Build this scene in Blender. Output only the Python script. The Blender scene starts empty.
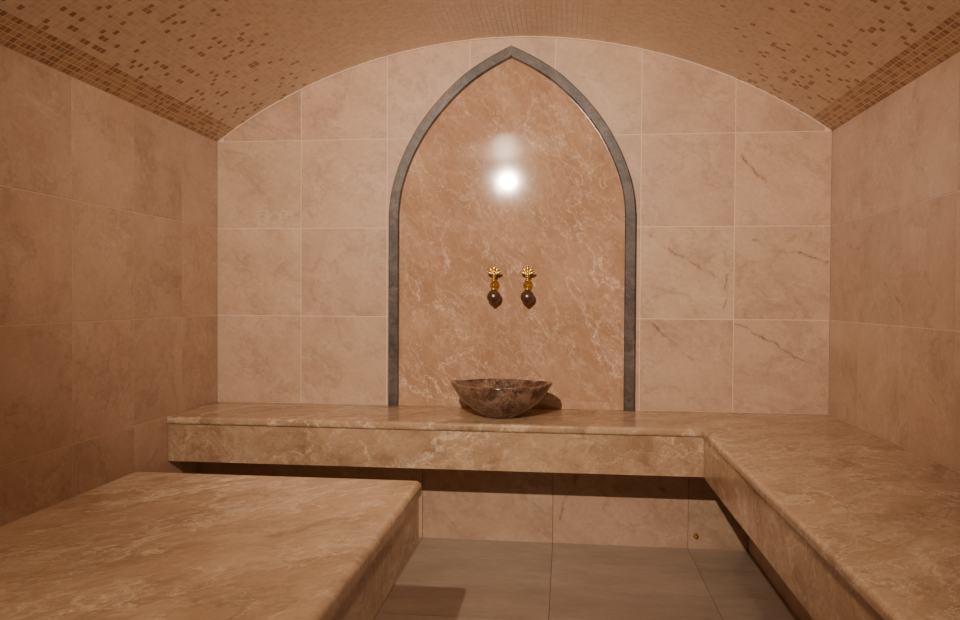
import bpy, bmesh, math, random
from mathutils import Vector, Matrix
random.seed(4)
S = bpy.context.scene
W = 3.055; B = 0.60; SP = B + 1.35; RISE = 0.495; YB = -5.0
CX = W/2; RV = (CX**2 + RISE**2)/(2*RISE); ZC = SP + RISE - RV
def vault(x): return ZC + math.sqrt(max(0, RV**2 - (x-CX)**2))
def lin(c):
    return tuple(((v/255)/12.92 if v/255 <= .04045 else ((v/255+.055)/1.055)**2.4) for v in c) + (1,)

# ------------------------------------------------------------ node helper
class M:
    def __init__(s, name):
        s.m = bpy.data.materials.new(name); s.m.use_nodes = True
        s.t = s.m.node_tree; s.b = s.t.nodes['Principled BSDF']
    def n(s, typ, ins=None, **props):
        nd = s.t.nodes.new(typ)
        for k, v in props.items(): setattr(nd, k, v)
        for k, v in (ins or {}).items():
            if isinstance(v, bpy.types.NodeSocket): s.t.links.new(v, nd.inputs[k])
            else: nd.inputs[k].default_value = v
        return nd
    def math(s, op, a, b=0.0, clamp=False):
        return s.n('ShaderNodeMath', {0: a, 1: b}, operation=op, use_clamp=clamp).outputs[0]
    def vm(s, op, a, b=(0, 0, 0)):
        return s.n('ShaderNodeVectorMath', {0: a, 1: b}, operation=op).outputs[0]
    def vv(s, op, a, b=(0, 0, 0)):
        return s.n('ShaderNodeVectorMath', {0: a, 1: b}, operation=op).outputs['Value']
    def noise(s, v, sc, det=6, rough=.55, dist=0.0, col=False):
        nd = s.n('ShaderNodeTexNoise', {'Vector': v, 'Scale': sc, 'Detail': det, 'Roughness': rough, 'Distortion': dist})
        return nd.outputs['Color' if col else 'Fac']
    def ramp(s, f, stops, interp='LINEAR'):
        nd = s.n('ShaderNodeValToRGB', {'Fac': f}); cr = nd.color_ramp; cr.interpolation = interp
        while len(cr.elements) < len(stops): cr.elements.new(.5)
        for e, (p, c) in zip(cr.elements, stops):
            e.position = p
            e.color = c if isinstance(c, tuple) else (c, c, c, 1)
        return nd.outputs[0]
    def mix(s, f, a, b, mode='MIX'):
        nd = s.n('ShaderNodeMix', data_type='RGBA', blend_type=mode)
        for idx, v in ((0, f), (6, a), (7, b)):
            if isinstance(v, bpy.types.NodeSocket): s.t.links.new(v, nd.inputs[idx])
            else: nd.inputs[idx].default_value = v
        return nd.outputs[2]
    def set(s, k, v):
        if isinstance(v, bpy.types.NodeSocket): s.t.links.new(v, s.b.inputs[k])
        else: s.b.inputs[k].default_value = v

def stone(name, c_lo, c_mid, c_hi, vein, vein_amt=.6, vein_sc=1.6, vein_w=.008, vor=.0, segs=None, crack=(112, 60, 42),
          rough=.25, sc=3.0, stretch=(1, 1, 1), rot=(0, 0, 0), tilevar=.10, cloud=(.3, .5, .7), bump=.02, thr=.46, halo=.12, wamp=.35, seep=.0):
    m = M(name)
    co = m.n('ShaderNodeTexCoord').outputs['Object']
    at = m.n('ShaderNodeAttribute', attribute_name='tile').outputs['Vector']
    off = m.vm('MULTIPLY', at, (23.0, 31.0, 17.0))
    v0 = m.vm('ADD', co, off)
    v = m.n('ShaderNodeMapping', {'Vector': v0, 'Rotation': tuple(math.radians(a) for a in rot)}).outputs[0]
    v = m.vm('MULTIPLY', v, stretch)
    warp = m.noise(v, sc*.8, 6, .65, col=True)
    w2 = m.vm('MULTIPLY', m.vm('SUBTRACT', warp, (.5, .5, .5)), (wamp,)*3)
    vw = m.vm('ADD', v, w2)
    cl = m.noise(vw, sc, 10, .68)
    base = m.ramp(cl, [(cloud[0], lin(c_lo)), (cloud[1], lin(c_mid)), (cloud[2], lin(c_hi))])
    fine = m.noise(v, sc*14, 5, .7)
    base = m.mix(1.0, base, m.ramp(fine, [(.3, .84), (.7, 1.0)]), 'MULTIPLY')
    if seep:   # darker thin mineral seams
        iso = m.math('ABSOLUTE', m.math('SUBTRACT', m.noise(m.vm('ADD', vw, (8, 3, 4)), vein_sc*1.4, 6, .6), .5))
        base = m.mix(m.ramp(iso, [(0, seep), (.010, seep*.3), (.025, 0.0)]), base, lin(tuple(x*.66 for x in c_lo)))
    tot = None
    for k, (s_, o_, w_, a_) in enumerate(((1.0, (1, 4, 2), 1.0, 1.0), (1.7, (9, 2, 7), .9, .8), (2.9, (3, 8, 5), 1.1, .65), (4.6, (6, 6, 1), 1.5, .55))):
        vv = m.vm('ADD', vw, o_)
        iso = m.math('ABSOLUTE', m.math('SUBTRACT', m.noise(vv, vein_sc*s_, 5, .58), .5))
        l = m.ramp(iso, [(0, a_), (vein_w*w_*.4, a_*.6), (vein_w*w_, a_*halo), (vein_w*w_*3.5, 0.0)])
        mk = m.ramp(m.noise(m.vm('ADD', v, (o_[2], o_[0], o_[1])), vein_sc*s_*1.2, 3, .6), [(thr, 0.0), (thr+.14, 1.0)])
        l = m.math('MULTIPLY', l, mk)
        tot = l if tot is None else m.math('MAXIMUM', tot, l)
    if vor:
        vo = m.n('ShaderNodeTexVoronoi', {'Vector': vw, 'Scale': vein_sc*5}, feature='DISTANCE_TO_EDGE').outputs['Distance']
        l = m.math('MULTIPLY', m.ramp(vo, [(0, vor), (.03, 0.0)]), m.ramp(m.noise(v, vein_sc*2, 3, .6), [(.46, 0.0), (.62, 1.0)]))
        tot = m.math('MAXIMUM', tot, l)
    c = m.mix(m.math('MULTIPLY', tot, vein_amt), base, lin(vein))
    if segs:   # individual rust-coloured fissures in the stone (world position start / end)
        wn = m.vm('MULTIPLY', m.vm('SUBTRACT', m.noise(co, 8, 7, .7, col=True), (.5, .5, .5)), (.11, .0, .11))
        pw = m.vm('ADD', co, wn); best = None
        for a, b in segs:
            a = Vector(a); b = Vector(b); ba = b-a
            pa = m.vm('SUBTRACT', pw, tuple(a))
            h = m.math('DIVIDE', m.vv('DOT_PRODUCT', pa, tuple(ba)), ba.length_squared, clamp=True)
            sc_ = m.n('ShaderNodeVectorMath', {0: tuple(ba), 'Scale': h}, operation='SCALE').outputs[0]
            d = m.vv('LENGTH', m.vm('SUBTRACT', pa, sc_))
            best = d if best is None else m.math('MINIMUM', best, d)
        brk = m.ramp(m.noise(co, 14, 3, .6), [(.38, .12), (.56, 1.0)])
        f = m.math('MULTIPLY', m.ramp(best, [(0, .85), (.0018, .6), (.0042, .12), (.014, 0.0)]), brk)
        c = m.mix(f, c, lin(crack))
    sx = m.n('ShaderNodeSeparateXYZ', {0: at}).outputs
    tv = m.math('ADD', m.math('MULTIPLY', sx[0], tilevar), 1.0 - tilevar)
    c = m.mix(1.0, c, m.n('ShaderNodeCombineXYZ', {0: tv, 1: m.math('MULTIPLY', tv, m.math('ADD', m.math('MULTIPLY', sx[1], .04), .97)), 2: tv}).outputs[0], 'MULTIPLY')
    m.set('Base Color', c)
    m.set('Roughness', m.ramp(cl, [(.3, rough*1.25), (.7, rough*.85)]))
    if bump:
        bp = m.n('ShaderNodeBump', {'Height': fine, 'Strength': bump, 'Distance': .01})
        m.set('Normal', bp.outputs[0])
    return m.m

def plain(name, col, rough=.5, metal=0.0, nz=0.12, nsc=30):
    m = M(name)
    co = m.n('ShaderNodeTexCoord').outputs['Object']
    f = m.noise(co, nsc, 5, .6)
    c = lin(col)
    m.set('Base Color', m.ramp(f, [(.3, tuple(x*(1-nz) for x in c[:3])+(1,)), (.7, c)]))
    m.set('Roughness', rough); m.set('Metallic', metal)
    return m.m

wkw = dict(vein_amt=.36, vein_sc=1.5, rough=.34, sc=3.0, tilevar=.12, seep=.30, stretch=(1, 1, 1.3), rot=(0, -30, 0), cloud=(.30, .5, .70))
wc = ((188, 154, 128), (205, 172, 144), (217, 187, 160), (234, 212, 190))
wall_stone = stone('beige_marble', *wc, **wkw)
segs_b = [((2.647, 0, 1.84), (2.756, 0, 1.69)), ((2.21, 0, 1.452), (2.515, 0, 1.26)), ((2.685, 0, 1.433), (3.04, 0, 1.328)),
          ((2.628, 0, 1.04), (2.96, 0, .84)), ((2.203, 0, 1.04), (2.425, 0, .849)), ((2.59, 0, 1.265), (2.563, 0, 1.10))]
wall_stone_b = stone('beige_marble_fissured', *wc, segs=segs_b, **wkw)
wall_stone_r = stone('beige_marble_right', *[tuple(x*.97 for x in c) for c in wc], segs=[((W, -.10, 1.44), (W, -.36, 1.36)), ((W, -.12, 1.18), (W, -.38, 1.20)), ((W, -.45, 1.30), (W, -.8, 1.12))], **wkw)
plinth_stone = stone('plinth_marble', *[tuple(x*.92 for x in c) for c in wc], segs=[((1.86, -.22, .33), (1.77, -.22, .12)), ((2.24, -.22, .28), (2.3, -.22, .2))], **wkw)
panel_stone = stone('emperador_light', (160, 124, 96), (180, 143, 113), (197, 161, 131), (240, 218, 192), vein_amt=.72, vein_sc=2.6, vein_w=.0045, vor=.5,
                    rough=.065, sc=4.2, stretch=(1, 1, .6), rot=(0, 35, 0), tilevar=.0, bump=.003, thr=.40, halo=.2, wamp=.22)
bench_stone = stone('bench_marble', (148, 119, 89), (178, 147, 114), (197, 168, 135), (232, 212, 182), vein_amt=.75, vein_sc=1.4, vein_w=.008,
                    rough=.22, sc=5.0, stretch=(1.25, .65, 1.25), rot=(0, 0, 40), tilevar=.04, thr=.43, cloud=(.31, .5, .69), halo=.22, seep=.3, vor=.3)
frame_stone = stone('grey_marble', (56, 51, 49), (82, 75, 71), (108, 99, 93), (165, 153, 142), vein_amt=.45, vein_sc=4, rough=.3, sc=9, tilevar=.05, cloud=(.38, .5, .62))
bowl_stone = stone('dark_emperador', (66, 44, 36), (106, 79, 62), (140, 112, 91), (200, 174, 148), vein_amt=.45, vein_sc=4, vein_w=.012, vor=.5,
                   rough=.12, sc=9, tilevar=.0, cloud=(.42, .50, .60), bump=.0)
floor_stone = stone('floor_travertine', (144, 127, 110), (162, 144, 126), (178, 160, 141), (192, 174, 154), vein_amt=.25, vein_sc=2,
                    rough=.30, sc=2.4, stretch=(.7, 2.0, 1), tilevar=.10)
grout = plain('grout', (238, 214, 190), .8)
grout_dk = plain('floor_grout', (112, 94, 80), .8)
brass = plain('polished_brass', (226, 188, 104), .28, 1.0, .2, 60)
bronze = plain('dark_bronze', (128, 106, 90), .3, .8, .4, 60)
white_metal = plain('lamp_housing', (190, 185, 175), .4, .6)

def mosaic():
    m = M('vault_mosaic'); P = .0235
    uv = m.n('ShaderNodeUVMap', uv_map='UVMap').outputs[0]
    sc = m.vm('MULTIPLY', uv, (1/P, 1/P, 0))
    fl = m.vm('FLOOR', sc); fr = m.vm('FRACTION', sc)
    wn = m.n('ShaderNodeTexWhiteNoise', {'Vector': fl}, noise_dimensions='2D').outputs
    r1 = wn['Value']; rc = m.n('ShaderNodeSeparateXYZ', {0: wn['Color']}).outputs
    L = RV*2*math.asin(CX/RV)
    u = m.n('ShaderNodeSeparateXYZ', {0: uv}).outputs[0]
    p = m.math('MINIMUM', u, m.math('SUBTRACT', L, u))
    prob = m.ramp(p, [(0, .45), (.116, .45), (.118, .15), (.35, .10), (.62, .03), (.8, .0)])
    acc = m.math('LESS_THAN', rc[0], prob)
    base = m.ramp(r1, [(0, lin((218, 200, 180))), (.5, lin((230, 214, 196))), (1, lin((240, 227, 210)))])
    dark = m.ramp(rc[1], [(0, lin((142, 104, 68))), (.5, lin((176, 136, 94))), (1, lin((160, 118, 78)))])
    band = m.math('MULTIPLY', m.math('LESS_THAN', p, .117), .8)
    base = m.mix(band, base, lin((196, 160, 112)))
    c = m.mix(acc, base, dark)
    s2 = m.n('ShaderNodeSeparateXYZ', {0: fr}).outputs
    ed = lambda x: m.math('MINIMUM', x, m.math('SUBTRACT', 1.0, x))
    e = m.math('MINIMUM', ed(s2[0]), ed(s2[1]))
    g = m.ramp(e, [(.05, 0.0), (.11, 1.0)])
    c = m.mix(g, m.mix(.8, c, lin((250, 238, 222))), c)
    m.set('Base Color', c)
    m.set('Roughness', m.mix(g, (.8, .8, .8, 1), (.35, .35, .35, 1)))
    m.set('Normal', m.n('ShaderNodeBump', {'Height': g, 'Strength': .35, 'Distance': .002}).outputs[0])
    return m.m
mosaic_m = mosaic()

# ------------------------------------------------------------ mesh helper
class MB:
    def __init__(s): s.v = []; s.f = []; s.m = []; s.t = []; s.sm = []
    def add(s, vs, fs, mat=0, t=(0.5, 0.5, 0.5), smooth=False):
        o = len(s.v); s.v += [tuple(v) for v in vs]
        for f in fs:
            s.f.append([o+i for i in f]); s.m.append(mat); s.t.append(t); s.sm.append(smooth)
    def prism(s, pts, off, mat=0, t=(.5, .5, .5), back=True):
        n = len(pts); off = Vector(off)
        vs = [Vector(p) for p in pts] + [Vector(p)+off for p in pts]
        fs = [list(range(n))] + [[i, i+n, (i+1) % n+n, (i+1) % n] for i in range(n)]
        if back: fs.append([n+i for i in reversed(range(n))])
        s.add(vs, fs, mat, t)
    def lathe(s, prof, mtx=Matrix(), seg=32, mat=0, shape=None, close=True):
        vs = []; fs = []
        for r, z in prof:
            for k in range(seg):
                a = 2*math.pi*k/seg
                x, y = r*math.cos(a), r*math.sin(a)
                zz = z
                if shape: x, y, zz = shape(x, y, z, a, r)
                vs.append(mtx @ Vector((x, y, zz)))
        n = len(prof)
        for i in range(n-1):
            for k in range(seg):
                k2 = (k+1) % seg
                fs.append([i*seg+k, i*seg+k2, (i+1)*seg+k2, (i+1)*seg+k])
        fs.append([k for k in reversed(range(seg))]); fs.append([(n-1)*seg+k for k in range(seg)])
        s.add(vs, fs, mat, (.5, .5, .5), True)
    def obj(s, name, mats, parent=None, bevel=0):
        me = bpy.data.meshes.new(name); me.from_pydata(s.v, [], s.f)
        for mt in mats: me.materials.append(mt)
        me.polygons.foreach_set('material_index', s.m)
        me.polygons.foreach_set('use_smooth', s.sm)
        a = me.attributes.new('tile', 'FLOAT_VECTOR', 'FACE')
        a.data.foreach_set('vector', [x for t in s.t for x in t])
        bm = bmesh.new(); bm.from_mesh(me); bmesh.ops.recalc_face_normals(bm, faces=bm.faces); bm.to_mesh(me); bm.free()
        me.update()
        ob = bpy.data.objects.new(name, me); S.collection.objects.link(ob)
        if parent: ob.parent = parent
        if bevel:
            md = ob.modifiers.new('bev', 'BEVEL'); md.width = bevel; md.segments = 3; md.limit_method = 'ANGLE'; md.angle_limit = math.radians(40)
        return ob
def rt(): return (random.random(), random.random(), random.random())
def empty(name, loc=(0, 0, 0)):
    e = bpy.data.objects.new(name, None); e.location = loc; e.empty_display_size = .1; S.collection.objects.link(e); return e

# ------------------------------------------------------------ tiled walls
GAP = .0016
def tiled(name, P, nrm, aj, zj, top=None, ajrow=None, mats=(wall_stone, grout), th=.1):
    mb = MB(); nrm = Vector(nrm)
    P3 = lambda a, z, o=0: Vector(P(a, z)) + nrm*o
    a0, a1 = aj[0], aj[-1]; z0 = zj[0]
    if top:
        pl = [(a0, z0), (a1, z0)] + [(a1+(a0-a1)*i/48, top(a1+(a0-a1)*i/48)-.0005) for i in range(49)]
    else: pl = [(a0, z0), (a1, z0), (a1, zj[-1]), (a0, zj[-1])]
    mb.prism([P3(a, z, -.0015) for a, z in pl], -nrm*th, 1)
    for r in range(len(zj)-1):
        js = (ajrow or {}).get(r, aj)
        for i in range(len(js)-1):
            x0, x1 = js[i]+GAP, js[i+1]-GAP; b, t = zj[r]+GAP, zj[r+1]-GAP
            if top:
                n = 14; tp = []
                for k in range(n+1):
                    x = x1+(x0-x1)*k/n
                    tp.append((x, min(t, top(x)-.002)))
                if max(z for _, z in tp) < b+.004: continue
                tp = [(x, z) for x, z in tp if z > b+.001]
                if all(abs(z-t) < 1e-6 for _, z in tp): tp = [tp[0], tp[-1]]
                pts = [(tp[-1][0], b), (tp[0][0], b)] + tp
            else: pts = [(x0, b), (x1, b), (x1, t), (x0, t)]
            mb.prism([P3(a, z) for a, z in pts], -nrm*.003, 0, rt(), back=False)
    return mb.obj(name, mats)
zr = [0, B-.45, B, B+.45, B+.9, SP]
tiled('wall_back', lambda a, z: (a, 0, z), (0, -1, 0), [0, .45, .9, 1.32, 1.745, 2.165, 2.61, W], zr+[2.5], top=vault, mats=(wall_stone_b, grout))
sj = [0, .37, .775, 1.18, 1.585, 1.99, 2.395, 2.8, 3.205, 3.61, 4.015, 4.42, 4.825, -YB]
tiled('wall_left', lambda a, z: (0, -a, z), (1, 0, 0), sj, zr)
tiled('wall_right', lambda a, z: (W, -a, z), (-1, 0, 0), [0, .36]+sj[2:], zr, mats=(wall_stone_r, grout))
tiled('wall_front', lambda a, z: (a, YB, z), (0, 1, 0), [0, .45, .9, 1.32, 1.745, 2.165, 2.61, W], zr+[2.5], top=vault)
fj_x = [0, .51, 1.13, 1.75, 2.37, W]
tiled('floor', lambda a, z: (a, -z, 0), (0, 0, 1), fj_x, [0, .48, .79, 1.10, 1.41, 1.72, 2.03, 2.34, 2.65, 2.96, 3.27, 3.58, 3.89, 4.2, 4.51, -YB], mats=(floor_stone, grout_dk))

def make_vault():
    n = 64; me = bpy.data.meshes.new('ceiling'); bm = bmesh.new(); uvl = bm.loops.layers.uv.new('UVMap')
    A = math.asin(CX/RV); rows = []
    for i in range(n+1):
        a = -A + 2*A*i/n
        x = CX + RV*math.sin(a); z = ZC + RV*math.cos(a)
        xo = CX + (RV+.1)*math.sin(a); zo = ZC + (RV+.1)*math.cos(a)
        rows.append([bm.verts.new((x, 0, z)), bm.verts.new((x, YB, z)), bm.verts.new((xo, 0, zo)), bm.verts.new((xo, YB, zo)), RV*(a+A)])
    for i in range(n):
        p, q = rows[i], rows[i+1]
        f = bm.faces.new((p[0], p[1], q[1], q[0])); f.smooth = True
        for lp, uv in zip(f.loops, ((p[4], 0), (p[4], -YB), (q[4], -YB), (q[4], 0))): lp[uvl].uv = uv
        bm.faces.new((p[2], q[2], q[3], p[3])); bm.faces.new((p[0], q[0], q[2], p[2])); bm.faces.new((p[1], p[3], q[3], q[1]))
    bm.to_mesh(me); bm.free(); me.materials.append(mosaic_m)
    ob = bpy.data.objects.new('ceiling', me); S.collection.objects.link(ob)
make_vault()
def caulk():
    cu = bpy.data.curves.new('trim_1', 'CURVE'); cu.dimensions = '3D'; cu.bevel_depth = .003; cu.bevel_resolution = 2
    sp = cu.splines.new('POLY'); sp.points.add(64)
    for i in range(65):
        x = .004 + (W-.008)*i/64
        sp.points[i].co = (x, -.003, vault(x)-.003, 1)
    ob = bpy.data.objects.new('trim_1', cu); S.collection.objects.link(ob); cu.materials.append(grout)
caulk()

# ------------------------------------------------------------ arch
half = [(.612, 0), (.612, .5), (.612, .90), (.611, .97), (.605, 1.04), (.590, 1.12), (.566, 1.197), (.533, 1.277), (.490, 1.36), (.438, 1.44),
        (.378, 1.515), (.312, 1.585), (.240, 1.65), (.162, 1.705), (.081, 1.752), (0, 1.792)]
def smooth_curve(pts, n=5):
    out = []
    for i in range(len(pts)-1):
        p0 = pts[max(i-1, 0)]; p1 = pts[i]; p2 = pts[i+1]; p3 = pts[min(i+2, len(pts)-1)]
        for k in range(n):
            t = k/n
            out.append(tuple(.5*((2*b)+(-a+c)*t+(2*a-5*b+4*c-d)*t*t+(-a+3*b-3*c+d)*t**3) for a, b, c, d in zip(p0, p1, p2, p3)))
    out.append(pts[-1]); return out
hc = smooth_curve(half)
def offset(hc, w):
    r = []
    for i, (x, z) in enumerate(hc):
        a = hc[max(i-1, 0)]; b = hc[min(i+1, len(hc)-1)]
        dx, dz = b[0]-a[0], b[1]-a[1]; l = math.hypot(dx, dz)
        nx, nz = -dz/l, dx/l
        if i == len(hc)-1: r.append((0, z - w/abs(nz if nz else 1)))
        else: r.append((max(0, x+nx*w), z+nz*w))
    r[0] = (r[0][0], 0)
    return r
FW = .052
inner = offset(hc, FW)
def full(h): return [(CX+x, B+z) for x, z in h] + [(CX-x, B+z) for x, z in reversed(h[:-1])]
fo, fi = full(hc), full(inner)
niche = empty('marble_arch_niche', (0, 0, 0))
mb = MB()
prof = [(0, 0), (0, .030), (.005, .036), (FW-.005, .036), (FW, .030), (FW, 0)]
vs = []; fs = []; n = len(fo)
for o, i_ in zip(fo, fi):
    for t, d in prof:
        k = t/FW; vs.append((o[0]+(i_[0]-o[0])*k, -d, o[1]+(i_[1]-o[1])*k))
m_ = len(prof)
for i in range(n-1):
    for k in range(m_-1): fs.append([i*m_+k, i*m_+k+1, (i+1)*m_+k+1, (i+1)*m_+k])
fs.append(list(range(m_))); fs.append([(n-1)*m_+k for k in reversed(range(m_))])
mb.add(vs, fs); mb.obj('arch_frame', [frame_stone], niche)
mb = MB()
pin = full(offset(hc, FW-.002))
xr = max(p[0] for p in pin); xl = min(p[0] for p in pin)
mb.prism([(x, -.012, z) for x, z in pin], (0, .012, 0), 0, (.3, .2, .7))
mb.obj('arch_panel', [panel_stone], niche)
mb = MB()
mb.prism([(x, -.018, z) for x, z in [(xl, B), (xr, B), (xr, B+.04), (xl, B+.04)]], (0, .006, 0), 0, (.6, .2, .7))
mb.obj('panel_skirting', [panel_stone], niche, .002)

# ------------------------------------------------------------ benches
BD = .513; BX = 2.375; TH = .205; PL = .036; OV = .012
bench = empty('marble_bench')
def bevel_sel(ob, test, w, seg=5):
    bm = bmesh.new(); bm.from_mesh(ob.data)
    es = [e for e in bm.edges if test((e.verts[0].co+e.verts[1].co)/2, e)]
    bmesh.ops.bevel(bm, geom=es, offset=w, segments=seg, profile=.5, affect='EDGES')
    bm.to_mesh(ob.data); bm.free()
    for p in ob.data.polygons: p.use_smooth = False
YE = -4.6; E = .001
mb = MB()
L = [(E, -E), (E, -BD), (BX, -BD), (BX, YE), (W-E, YE), (W-E, -E)]
mb.prism([(x, y, B) for x, y in L], (0, 0, -PL))
ob = mb.obj('bench_top', [bench_stone], bench)
def front(c, e):
    return (abs(c.y+BD) < .001 and c.x < BX) or (abs(c.x-BX) < .001) or abs(c.y-YE) < .001
bevel_sel(ob, lambda c, e: abs((e.verts[0].co-e.verts[1].co).z) < .01 and front(c, e), .014)
zt, zb = B-PL, B-TH
mb = MB()
mb.prism([(E, -BD+OV, zb), (BX+OV, -BD+OV, zb), (BX+OV, -BD+OV, zt), (E, -BD+OV, zt)], (0, .03, 0), 0, (.2, .3, .1))
mb.prism([(BX+OV, -BD+OV, zb), (BX+OV, YE+OV, zb), (BX+OV, YE+OV, zt), (BX+OV, -BD+OV, zt)], (.03, 0, 0), 0, (.7, .3, .5))
mb.obj('bench_apron', [bench_stone], bench)
mb = MB()
mb.prism([(x, y, zb+.02) for x, y in [(E, -E), (E, -BD+OV+.03), (BX+OV+.03, -BD+OV+.03), (BX+OV+.03, YE+.03), (W-E, YE+.03), (W-E, -E)]], (0, 0, .03))
mb.obj('bench_soffit', [wall_stone], bench)
mb = MB()
RC = .22
xs = [E, .51, 1.13, 1.75, 2.37, 2.64]
for a, b in zip(xs[:-1], xs[1:]):
    mb.prism([(a+.001, -RC, 0), (b-.001, -RC, 0), (b-.001, -RC, zb+.02), (a+.001, -RC, zb+.02)], (0, RC-E, 0), 0, rt())
ys = [-RC, -.8, -1.4, -2.0, -2.6, -3.2, -3.8, -4.4]
for a, b in zip(ys[:-1], ys[1:]):
    mb.prism([(2.64, a-.001, 0), (2.64, b+.001, 0), (2.64, b+.001, zb+.02), (2.64, a-.001, zb+.02)], (W-E-2.64, 0, 0), 0, rt())
mb.obj('bench_plinth', [plinth_stone], bench)
mb = MB()
mb.lathe([(.012, 0), (.012, .006), (.010, .010), (.007, .016), (.0, .018)], Matrix.Translation((2.405, -RC, .06)) @ Matrix.Rotation(math.pi/2, 4, 'X'), 20, 0)
mb.obj('drain_spout', [brass], bench)

slab = empty('heated_marble_slab')
x0, x1, y0, y1 = .455, 1.378, -1.545, -3.35
ST = .04
mb = MB(); mb.prism([(x0, y0, B), (x1, y0, B), (x1, y1, B), (x0, y1, B)], (0, 0, -ST))
ob = mb.obj('slab_top', [bench_stone], slab)
bevel_sel(ob, lambda c, e: abs((e.verts[0].co-e.verts[1].co).z) > .01, .02, 5)
bevel_sel(ob, lambda c, e: abs((e.verts[0].co-e.verts[1].co).z) < .001 and c.z > B-.001, .02, 6)
mb = MB(); o = .010
mb.prism([(x0+o, y0-o, B-ST), (x1-o, y0-o, B-ST), (x1-o, y1+o, B-ST), (x0+o, y1+o, B-ST)], (0, 0, -.15), 0, (.1, .6, .3))
mb.obj('slab_apron', [bench_stone], slab, .003)
mb = MB(); o = .22
mb.prism([(x0+o, y0-o, B-ST-.15), (x1-o, y0-o, B-ST-.15), (x1-o, y1+o, B-ST-.15), (x0+o, y1+o, B-ST-.15)], (0, 0, -(B-ST-.15)), 0, (.4, .6, .3))
mb.obj('slab_plinth', [wall_stone], slab)

# ------------------------------------------------------------ wash bowl
mb = MB()
def shp(x, y, z, a, r):
    k = abs(math.cos(a))**8
    t = min(1, z/.15)
    return x*(1+.035*k*t), y*(1-.12*t), z + (.007*k*t if z > .12 else 0)
prof = [(.064, 0), (.078, .003), (.086, .010), (.108, .022), (.142, .044), (.172, .070), (.197, .098), (.216, .126), (.226, .143), (.229, .149), (.227, .153), (.223, .155), (.214, .155), (.208, .152),
        (.197, .130), (.176, .100), (.148, .070), (.115, .046), (.07, .030), (.02, .026)]
mb.lathe(prof, Matrix.Translation((1.510, -.29, B)), 96, 0, shp)
ob = mb.obj('marble_wash_bowl', [bowl_stone])

# ------------------------------------------------------------ taps
def tap():
    mb = MB()
    out = Matrix.Rotation(math.pi/2, 4, 'X')
    mb.lathe([(.024, 0), (.024, .004), (.018, .008), (.013, .011), (.010, .018), (.009, .040), (.013, .046), (.014, .052), (.012, .058), (.008, .064), (.0, .066)], out, 28)
    T = Matrix.Translation((0, -.052, 0))
    mb.lathe([(.009, .006), (.0085, .016), (.014, .020), (.014, .025), (.007, .029), (.006, .036), (.011, .040), (.011, .045), (.006, .049)], T, 24)
    def ell(c, rx, ry, rz, rot=0, mat=0):
        pr = [(math.sin(math.pi*k/10)+1e-4, -math.cos(math.pi*k/10)) for k in range(11)]
        mb.lathe(pr, T @ Matrix.Translation(c) @ Matrix.Rotation(rot, 4, 'Y') @ Matrix.Diagonal((rx, ry, rz, 1)), 16, mat)
    for a, l in ((-1.15, .022), (-.58, .026), (0, .029), (.58, .026), (1.15, .022)):
        ell((math.sin(a)*l, 0, .050+math.cos(a)*l), .0072, .0055, .0145, a)
        ell((math.sin(a)*(l+.012), 0, .050+math.cos(a)*(l+.012)), .0056, .0056, .0056, 0)
        ell((math.sin(a)*l*.5, 0, .050+math.cos(a)*l*.5), .005, .005, .012, a)
    ell((0, 0, .052), .011, .009, .010)
    mb.lathe([(.008, -.004), (.0075, -.014), (.013, -.017), (.016, -.021), (.014, -.025), (.010, -.027)], T, 24)
    mb.lathe([(.010, -.025), (.019, -.029), (.028, -.038), (.0335, -.050), (.035, -.060), (.032, -.072), (.024, -.083), (.014, -.089), (.012, -.091), (.011, -.096), (.008, -.098), (.0, -.097)], T, 28, 1)
    return mb
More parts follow.
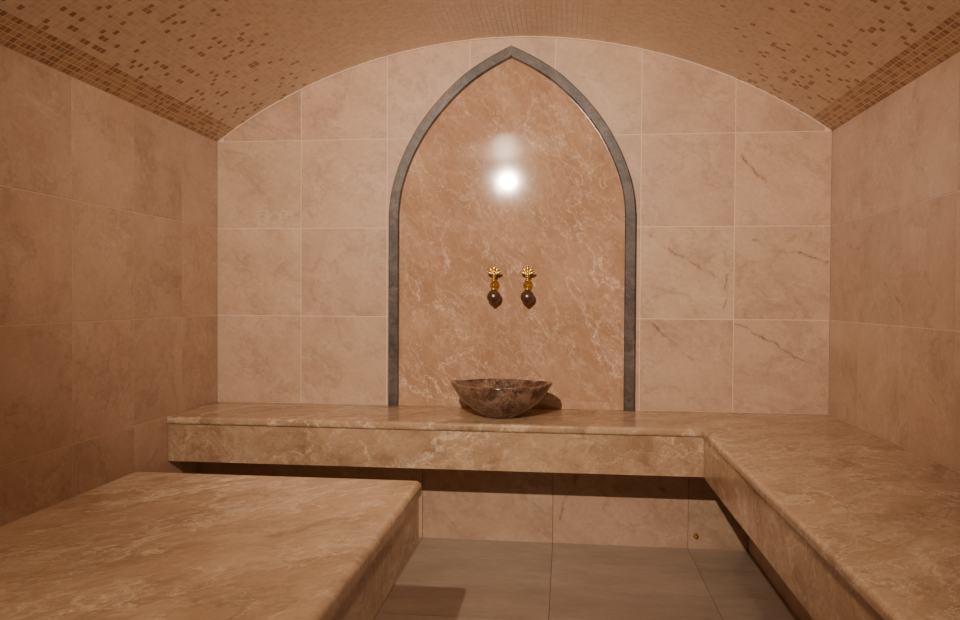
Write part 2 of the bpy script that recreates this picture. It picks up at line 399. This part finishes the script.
for i, x in enumerate((1.452, 1.617)):
    o_ = tap().obj('wall_tap', [brass, bronze]); o_.location = (x, -.012, B+.612)

# ------------------------------------------------------------ lamps (ceiling spot, plus an added fill spot in the same housing)
def lamp(x, y, tgt, power, size, blend, col, r=.03, drop=.10):
    zc = vault(x); loc = Vector((x, y, zc-drop))
    d = (Vector(tgt)-loc).normalized(); q = d.to_track_quat('-Z', 'Y')
    e = empty('ceiling_key_fill_spot', loc)
    mb = MB(); R = q.to_matrix().to_4x4()
    mb.lathe([(.0, .055), (.03, .055), (.042, .045), (.048, .0), (.044, .0), (.038, .03), (.0, .03)], R, 32)
    mb.lathe([(.012, .04), (.012, drop)], Matrix(), 16)
    mb.lathe([(.04, drop-.012), (.04, drop-.003), (.03, drop)], Matrix(), 24)
    mb.obj('lamp_housing', [white_metal], e)
    l = bpy.data.lights.new('lamp_bulb', 'SPOT'); l.energy = power; l.spot_size = math.radians(size); l.spot_blend = blend; l.color = col; l.shadow_soft_size = r
    lo = bpy.data.objects.new('lamp_bulb', l); lo.rotation_mode = 'QUATERNION'; lo.rotation_quaternion = q; lo.location = d*.04; lo.parent = e
    S.collection.objects.link(lo)
warm = (1.0, .80, .62)
lamp(1.24, -3.64, (1.58, 0, 1.6), 560, 84, 1.0, warm, .025, .15)
lamp(1.75, -2.35, (1.75, -2.30, 0), 72, 100, 1.0, warm, .05, .06)  # unseen fill spot, added to brighten the slab and floor

w = bpy.data.worlds.new('World'); S.world = w; w.use_nodes = True
w.node_tree.nodes['Background'].inputs[0].default_value = (1, .75, .5, 1); w.node_tree.nodes['Background'].inputs[1].default_value = .02

# ------------------------------------------------------------ camera
F = 765
cd = bpy.data.cameras.new('camera'); cam = bpy.data.objects.new('camera', cd); S.collection.objects.link(cam)
cd.sensor_width = 36; cd.lens = F/960*36; cd.clip_start = .02
cam.matrix_world = Matrix.Translation((1.80, -3.81, 1.15)) @ Matrix.Rotation(math.radians(6.34), 4, 'Z') @ Matrix.Rotation(math.radians(90-.94), 4, 'X') @ Matrix.Rotation(math.radians(.31), 4, 'Z')
S.camera = cam
